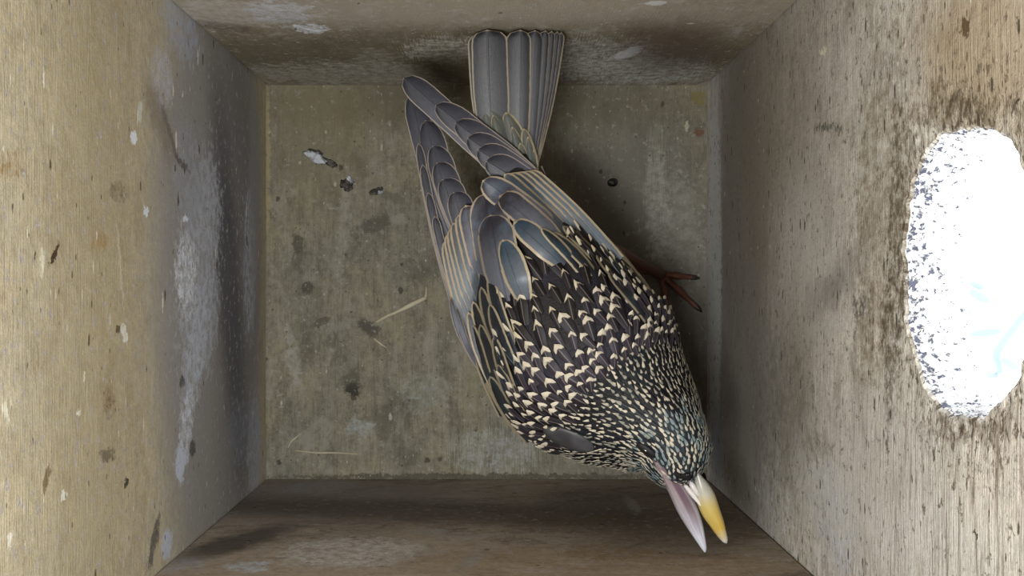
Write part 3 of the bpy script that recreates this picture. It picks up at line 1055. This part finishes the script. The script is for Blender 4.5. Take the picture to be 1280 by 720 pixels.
picks = rng.choices(range(len(tris)), weights=[a * (4.0 if t[0] > nst * 0.5 else 1.0) for t, a in zip(tris, areas)], k=64000)
items = {'m': [], 'c': [], 'w': [], 'h': [], 'f': []}
under = []
HEADC = (826, 520)
for idx in picks:
    i, k, q = tris[idx]
    a, b = rng.random(), rng.random()
    p = q[0].lerp(q[1], a).lerp(q[3].lerp(q[2], a), b)
    flow = (q[0] - q[1]).normalized()
    nrm = (q[1] - q[0]).cross(q[3] - q[0]).normalized()
    c_ = cen[i]
    if nrm.dot(p - c_) < 0: nrm = -nrm
    px, py = proj(p)
    facing = nrm.dot((CAMP - p).normalized())
    vis = facing > 0.02
    if i < 8: continue
    if vis and inpoly(px, py, WING_POLY): continue
    # distance along the bird measured from the bill base, in pixels on the picture
    db = math.hypot(px - 872, py - 600)
    if db > 262:
        kind, r, L, W = 'm', 3.7, 8.0, 3.1
        if vis and (px < 640 + (py - 420) * 0.35) and py > 400: kind, r, L, W = 'w', 3.0, 8.5, 3.1
        if vis and px > 760 + (py - 330) * 0.75: kind, r, L, W = 'w', 3.2, 8.0, 3.0
    elif db > 205:
        kind, r, L, W = 'c', 2.9, 6.2, 2.8
    elif db > 178:
        kind, r, L, W = 'c', 2.1, 4.8, 2.5
    elif db > 88 + 14 * math.sin(px * 0.9):
        kind, r, L, W = 'h', 1.3, 4.4, 0.78
    else:
        kind, r, L, W = 'f', 1.02, 3.6, 0.72
    if not far_enough(p, r): continue
    rs = rng.uniform(0.75, 1.25)
    jit = Matrix.Rotation(rng.uniform(-0.32, 0.32), 3, nrm)
    fl_ = jit @ flow
    lift = 0.12 if kind in 'hf' else 0.2
    fl_ = (fl_ + nrm * lift).normalized()
    x_ = fl_.cross(nrm).normalized()
    z_ = x_.cross(fl_)
    M3 = Matrix((x_ * W * rs, fl_ * L * rs, z_ * W * rs)).transposed()
    pos = p + nrm * (0.5 + (0.0 if kind in 'hf' else 0.25)) - BX
    (items[kind] if vis else under).append((pos, M3, facing, kind))

plum = bpy.data.objects.new('plumage', None)
COL.objects.link(plum); plum.parent = bird; plum.empty_display_size = 0.005


def place(pr, name, lst):
    for (pos, M3, fc, kd) in lst:
        o = bpy.data.objects.new(name, pr[0])
        COL.objects.link(o)
        o.parent = plum
        o.matrix_local = Matrix.Translation(pos * S) @ (M3 * S).to_4x4()


def joined(name, pr, lst):
    vs, uv, fs = [], [], []
    for (pos, M3, fc, kd) in lst:
        o_ = len(vs)
        for v in pr[1]: vs.append(pos + M3 @ (Vector(v) / 1000))
        uv += pr[2]
        fs += [tuple(a + o_ for a in f) for f in pr[3]]
    if not vs: return
    me = mesh(name, vs, fs, uv)
    o = new_obj(name, me, pr[0].materials[0], plum)
    o['kind'] = 'stuff'
    return o


def split(lst, n):
    lst = sorted(lst, key=lambda t: -t[2] * t[1].col[0].length)
    return lst[:n], lst[n:]


for kd, pr, nm in (('m', P_mantle, 'mantle_feather'), ('w', P_side, 'wing_covert'), ('c', P_collar, 'nape_feather')):
    a, b = split(items[kd], 300)
    place(pr, nm, a)
    joined(nm + 's', pr, b)
joined('head_feathers', P_head, items['h'])
joined('face_feathers', P_face, items['f'])
joined('belly_feathers', P_side, [t for t in under if t[3] in 'mwc'])
joined('throat_feathers', P_head, [t for t in under if t[3] in 'hf'])
print('FEATHERS', {k: len(v) for k, v in items.items()}, len(under))


# ------------------------------------------------------------------ bill, eye
def px_loft(pts, seg=12, n=6, flat=None):
    """loft through (px, py, half width px, z, half height mm)"""
    st = crom(pts, n)
    cs = [up(a, b, z) for (a, b, w, z, h) in st]
    vs, fs, uv = [], [], []
    for i, (a, b, w, z, h) in enumerate(st):
        t = (cs[min(i + 1, len(cs) - 1)] - cs[max(i - 1, 0)]).normalized()
        sd = Vector((-t.y, t.x, 0)).normalized()
        u_ = t.cross(sd); u_ = u_ if u_.z > 0 else -u_
        wm = max(0.05, w) * (D - z) / F
        for k in range(seg):
            th = 2 * math.pi * k / seg
            vs.append(cs[i] + sd * math.cos(th) * wm + u_ * math.sin(th) * max(0.05, h) - BX)
            uv.append((k / seg, i / (len(st) - 1)))
    for i in range(len(st) - 1):
        for k in range(seg):
            k2 = (k + 1) % seg
            fs.append((i * seg + k, (i + 1) * seg + k, (i + 1) * seg + k2, i * seg + k2))
    fs.append(tuple(range(seg))); fs.append(tuple((len(st) - 1) * seg + k for k in range(seg))[::-1])
    return vs, fs, uv


def loft_obj(name, parent, mat, pts, **kw):
    vs, fs, uv = px_loft(pts, **kw)
    me = mesh(name, vs, fs, uv)
    bm = bmesh.new(); bm.from_mesh(me); bmesh.ops.recalc_face_normals(bm, faces=bm.faces); bm.to_mesh(me); bm.free()
    return new_obj(name, me, mat, parent)


def ramp_mat(name, stops, rough=0.3, spec=0.5, streak=0.3, groove=None):
    N = NT(name)
    uv = N.n('ShaderNodeUVMap'); uv.uv_map = 'UVMap'
    s = N.sep(uv.outputs[0])
    cr = N.n('ShaderNodeValToRGB')
    n1 = N.noise(N.pos(), 0.35, 3)
    N.link(N.math('MULTIPLY_ADD', N.math('SUBTRACT', n1, 0.5), 0.12, s[1]), cr.inputs[0])
    el = cr.color_ramp.elements
    while len(el) < len(stops): el.new(0.5)
    for e, (p_, c) in zip(el, stops): e.position = p_; e.color = c
    st = N.noise(N.comb(N.math('MULTIPLY', s[0], 14.0), N.math('MULTIPLY', s[1], 2.0)), 1.0, 3)
    hsv = N.n('ShaderNodeHueSaturation')
    N.link(cr.outputs[0], hsv.inputs['Color'])
    N.link(N.math('MULTIPLY_ADD', N.math('SUBTRACT', st, 0.5), streak * 2, 1.0), hsv.inputs['Value'])
    col = hsv.outputs[0]
    if groove:
        gd = N.math('ABSOLUTE', N.math('SUBTRACT', s[0], groove[0]))
        col = N.mix(N.math('MULTIPLY', N.mapr(gd, groove[1], groove[1] * 0.4), N.mapr(s[1], 0.85, 0.35)), col, groove[2])
    return N.fin(col, rough, spec)


M_yel = ramp_mat('upper_bill_horn', [(0.0, srgb(118, 118, 118)), (0.3, srgb(160, 156, 142)), (0.46, srgb(170, 150, 86)), (0.7, srgb(176, 148, 68)), (0.88, srgb(176, 172, 160)), (1.0, srgb(158, 160, 162))], 0.3, 0.5, 0.25)
M_pnk = ramp_mat('lower_bill_horn', [(0.0, srgb(106, 82, 84)), (0.3, srgb(134, 119, 122)), (0.5, srgb(148, 141, 147)), (0.75, srgb(176, 176, 186)), (1.0, srgb(166, 170, 180))], 0.3, 0.5, 0.6, (0.22, 0.09, srgb(98, 78, 88)))
M_gape = ramp_mat('gape_skin', [(0.0, srgb(170, 160, 160)), (1.0, srgb(210, 206, 200))], 0.4, 0.5, 0.2)
M_mouth = ramp_mat('mouth_lining', [(0.0, srgb(34, 26, 26)), (1.0, srgb(66, 50, 48))], 0.6)

bill = grp('bill', 'open bill, yellow above and pinkish white below', 860, 600, 110)
loft_obj('upper_mandible', bill, M_yel, [(869, 584, 0.8, 113.5, 0.4), (872, 594, 4, 113, 1.2), (877, 608, 9.5, 112.5, 2.0), (882, 622, 12.5, 112, 2.5), (888, 638, 12, 112, 2.4),
                                         (895, 652, 9.8, 112, 2.0), (901, 665, 7, 112, 1.5), (906, 675, 4, 112, 0.9), (908, 679, 1, 112, 0.3)])
loft_obj('lower_mandible', bill, M_pnk, [(816, 572, 1.5, 115, 0.5), (824, 581, 5.5, 115.5, 1.2), (835, 594, 8.5, 114.5, 1.8), (846, 612, 11, 112.5, 2.2), (858, 634, 12.8, 111, 2.2), (868, 655, 10.5, 111, 1.8),
                                         (875, 672, 6.8, 111.5, 1.3), (880, 685, 3.4, 112, 0.7), (881, 690, 1, 112, 0.3)])
loft_obj('gape_ridge', bill, M_gape, [(852, 602, 1.5, 113, 0.5), (860, 611, 3.2, 113.2, 0.8), (868, 621, 3.2, 113.2, 0.8), (876, 632, 1.2, 113, 0.4)], seg=8)
loft_obj('nostril_flap', bill, M_gape, [(861, 600, 1.2, 113, 0.4), (865, 606, 3.6, 113.5, 0.9), (870, 614, 3.4, 113.5, 0.9), (873, 620, 1, 113, 0.3)], seg=8)
loft_obj('mouth', bill, M_mouth, [(848, 590, 8, 108, 2), (860, 604, 12, 108.5, 2.6), (868, 618, 8, 109.5, 2), (874, 630, 2, 110.5, 0.6)], seg=10)

N = NT('eye_gloss')
M_eye = N.fin(srgb(14, 12, 12), 0.12, 0.6)
N = NT('eyelid_skin')
M_lid = N.fin(srgb(22, 20, 21), 0.6, 0.3)
N = NT('lore_velvet')
M_lore = N.fin(srgb(24, 22, 22), 0.8, 0.2)


def blob(name, parent, mat, px, py, rx, ry, rz, ang, off, seg=16, rings_=10):
    h, n_ = on_body(px, py)
    if h is None: h, n_ = up(px, py, 100), Vector((0, 0, 1))
    if n_.dot(CAMP - h) < 0: n_ = -n_
    ax = Vector((math.cos(ang), -math.sin(ang), 0))
    ax = (ax - n_ * ax.dot(n_)).normalized(); ay = n_.cross(ax)
    bm = bmesh.new()
    bmesh.ops.create_uvsphere(bm, u_segments=seg, v_segments=rings_, radius=1.0)
    for v in bm.verts:
        v.co = (h + n_ * off + ax * v.co.x * rx + ay * v.co.y * ry + n_ * v.co.z * rz - BX) * S
    me = bpy.data.meshes.new(name); bm.to_mesh(me); bm.free()
    return new_obj(name, me, mat, parent)


ey = blob('eye', bird, M_eye, 809, 561, 1.7, 1.0, 1.2, 0.5, 0.5)
blob('eyelid', ey, M_lid, 809, 561, 3.1, 1.4, 0.8, 0.5, 0.6)
ey2 = blob('eye', bird, M_eye, 876, 548, 1.9, 1.7, 1.4, 1.2, -0.6)
for (x, y, a, b_, an) in ((857, 594, 1.9, 1.0, 0.7), (848, 592, 1.5, 0.7, 0.8), (878, 597, 2.0, 1.0, 1.3)):
    blob('lore', bill, M_lore, x, y, a, b_, 0.9, an, 0.45)

# smooth dark patch at the bend of the right wing
N = NT('wing_bend_down')
n1 = N.noise(N.pos(), 0.12, 2)
M_bend = N.fin(N.mix(N.mapr(n1, 0.4, 0.6), srgb(50, 49, 51), srgb(70, 69, 72)), 0.5, 0.4)
blob('wing_bend', wingA, M_bend, 711, 548, 7.2, 4.2, 1.4, 0.2, 0.25, 24, 14)

# ------------------------------------------------------------------ legs
M_leg = ramp_mat('leg_scales', [(0.0, srgb(92, 48, 34)), (0.6, srgb(104, 60, 44)), (1.0, srgb(92, 60, 50))], 0.5, 0.4, 0.3)
N = NT('claw_horn')
M_claw = N.fin(srgb(38, 32, 30), 0.35, 0.5)
M_thigh = M_side


def bone(name, parent, mat, pts, rad, seg=10, flat=1.0, n=4):
    data = crom([tuple(p) + (r,) for p, r in zip(pts, rad)], n)
    vs, fs, uv = tube([d[:3] for d in data], [max(0.1, d[3]) for d in data], seg, flat)
    me = mesh(name, [Vector(v) - BX for v in vs], fs, uv)
    bm = bmesh.new(); bm.from_mesh(me); bmesh.ops.recalc_face_normals(bm, faces=bm.faces); bm.to_mesh(me); bm.free()
    return new_obj(name, me, mat, parent)


def leg(hip, heel, ankle, toes, hind):
    th = bone('leg', bird, M_leg, [hip, hip.lerp(heel, 0.6), heel, heel.lerp(ankle, 0.5), ankle], [6.5, 4.2, 2.6, 1.9, 2.2])
    for tp in toes + [hind]:
        mid = ankle.lerp(tp, 0.5) + Vector((0, 0, 0.9))
        q1 = ankle.lerp(tp, 0.25); q3 = ankle.lerp(tp, 0.75)
        t_ = bone('toe', th, M_leg, [ankle, q1 + Vector((0, 0, 0.2)), mid, q3 + Vector((0, 0, 0.1)), tp], [1.7, 1.05, 1.35, 0.9, 1.0], 8)
        dr = (tp - ankle).normalized()
        bone('claw', th, M_claw, [tp - dr * 0.6, tp + dr * 1.4 + Vector((0, 0, 0.5)), tp + dr * 2.8 - Vector((0, 0, 0.7))], [0.95, 0.7, 0.2], 6, n=3)
    return th


leg(up(716, 330, 66), up(772, 316, 34), up(826, 343, 3.0), [up(866, 347, 1.7), up(871, 384, 1.7), up(836, 392, 1.7)], up(788, 335, 1.7))
leg(up(690, 400, 66), up(655, 352, 34), up(668, 420, 3.0), [up(640, 470, 1.7), up(672, 482, 1.7), up(700, 468, 1.7)], up(662, 385, 1.7))

# ------------------------------------------------------------------ litter on the floor
M_straw = ramp_mat('straw', [(0.0, srgb(148, 140, 118)), (0.5, srgb(164, 156, 134)), (1.0, srgb(142, 132, 108))], 0.6, 0.3, 0.3)


def straw(label, pts, rad, flat=0.5):
    base = up(*pts[0], 0)
    P3 = [up(x, y, r * flat + 0.03) - base for (x, y), r in zip(pts, rad)]
    d = crom([tuple(p) + (r,) for p, r in zip(P3, rad)], 4)
    vs, fs, uv = tube([q[:3] for q in d], [max(0.08, q[3]) for q in d], 8, flat)
    me = mesh('straw_fragment', vs, fs, uv)
    o = new_obj('straw_fragment', me, M_straw)
    o.location = base * S
    return tag(o, label, 'straw', 'straw bits on the box floor')


straw('pale split straw with a bent end lying beside the bird on the floor', [(470, 403), (484, 395), (496, 390), (512, 382), (528, 374), (532, 371), (533, 358)], [0.5, 0.65, 0.6, 0.95, 0.85, 0.6, 0.35])
straw('short thin straw just below the split straw', [(467, 423), (476, 430), (484, 435)], [0.3, 0.35, 0.2])
straw('long faint straw near the lower left corner of the floor', [(368, 563), (395, 566), (420, 566), (450, 568)], [0.2, 0.28, 0.28, 0.2])
straw('curled straw bit above the long faint straw in the corner', [(360, 560), (364, 552), (371, 546), (377, 541)], [0.2, 0.28, 0.25, 0.15])

N = NT('chalky_dropping')
n1 = N.noise(N.pos(), 0.5, 4)
M_chalk = N.fin(N.mix(N.mapr(n1, 0.4, 0.6), srgb(136, 138, 146), srgb(172, 174, 180)), 0.9, 0.2)
N = NT('dark_clod')
n1 = N.noise(N.pos(), 0.8, 4)
M_clod = N.fin(N.mix(N.mapr(n1, 0.4, 0.6), srgb(50, 46, 42), srgb(84, 80, 74)), 0.9, 0.2)


def crumb_mesh(name, rx, ry, h, seed, mat, off=(0, 0), ang=0.0):
    bm = bmesh.new()
    bmesh.ops.create_icosphere(bm, subdivisions=3, radius=1.0)
    ca, sa = math.cos(ang), math.sin(ang)
    for v in bm.verts:
        k = 1 + 0.7 * noise.noise(v.co * 1.4 + Vector((seed, 0, 0))) + 0.35 * noise.noise(v.co * 3.7 + Vector((0, seed, 0)))
        x, y, z = v.co.x * k * rx, v.co.y * k * ry, max(-0.05, v.co.z * k) * h
        v.co = Vector((x * ca - y * sa + off[0], x * sa + y * ca + off[1], z + 0.06 * h)) * S
    me = bpy.data.meshes.new(name); bm.to_mesh(me); bm.free()
    me.materials.append(mat)
    for p in me.polygons: p.use_smooth = True
    return me


def crumb(name, label, cat, px, py, pieces):
    root = empty(name, up(px, py, 0))
    tag(root, label, cat, 'litter crumbs on the box floor')
    for i, (nm, rx, ry, h, mat, ox, oy, ang) in enumerate(pieces):
        o = bpy.data.objects.new(nm, crumb_mesh(nm, rx, ry, h, px * 0.13 + i * 5, mat, (ox, oy), ang))
        COL.objects.link(o); o.parent = root
    return root


crumb('dropping_flake', 'whitish chalky flake on the floor near the back left corner', 'flake', 397, 197,
      [('flake', 4.0, 1.8, 1.4, M_chalk, 0, 0, -0.5), ('dark_rim', 2.4, 1.0, 0.6, M_clod, -0.6, 1.9, -0.3), ('dark_rim', 2.8, 1.1, 0.5, M_clod, 4.2, -1.8, -0.5)])
crumb('dirt_clod', 'dark clod with a pale grain, right of the whitish flake', 'clod', 434, 231,
      [('clod', 2.2, 2.4, 1.0, M_clod, 0, 0, 0.3), ('grain', 0.8, 1.6, 1.0, M_chalk, 1.0, 1.6, 0.5)])
crumb('dirt_clod', 'small dark clod with a white grain closest to the wing', 'clod', 470, 239,
      [('clod', 2.4, 1.1, 0.8, M_clod, 0, 0, 0.4), ('grain', 0.9, 0.8, 0.9, M_chalk, 1.5, -0.4, 0)])

# ------------------------------------------------------------------ twig outside the entrance hole
N = NT('grey_blue_bark')
n1 = N.noise(N.pos(), 0.1, 3)
M_twig = N.fin(N.mix(n1, (0.13, 0.165, 0.18, 1), (0.15, 0.18, 0.19, 1)), 0.7, 0.3)
tw = empty('twig', (330, -40, -900))
tag(tw, 'pale bluish twig with leaves seen through the entrance hole', 'twig')
TB = Vector((330, -40, -900))


def outp(px, py, X):
    d = F * X / (px - CX)
    return Vector((X, (CY - py) * d / F, D - d))


pts = [Vector((330, -40, -900)), Vector((345, -60, -600)), outp(1228, 470, 335), outp(1246, 440, 330), outp(1268, 410, 325), outp(1300, 370, 320)]
d = crom([tuple(p) + (r,) for p, r in zip(pts, [9, 8, 2.2, 2.6, 2.4, 1.5])], 5)
vs, fs, uv = tube([q[:3] for q in d], [q[3] for q in d], 8)
new_obj('stem', mesh('stem', [Vector(v) - TB for v in vs], fs, uv), M_twig, tw)


def leaf(px, py, lx, ly, ang):
    c = outp(px, py, 332)
    sc = (D - c.z) / F
    vs, fs = [], []
    n = 8
    for j in range(n + 1):
        v = j / n * 2 - 1
        w = math.sqrt(max(0, 1 - v * v)) * ly * sc
        for i in (-1, 0, 1):
            x, y = v * lx * sc, i * w
            vs.append(c - TB + Vector((x * math.cos(ang) - y * math.sin(ang), x * math.sin(ang) + y * math.cos(ang), (1 - abs(i)) * w * 0.4)))
    for j in range(n):
        for i in range(2):
            a = j * 3 + i
            fs.append((a, a + 1, a + 4, a + 3))
    new_obj('leaf', mesh('leaf', vs, fs), M_twig, tw)


leaf(1224, 370, 15, 6, -0.5)
leaf(1221, 357, 10, 4, -0.4)
leaf(1208, 392, 5, 4, 0.3)
leaf(1232, 416, 22, 5, 0.1)
leaf(1262, 455, 12, 5, -0.6)
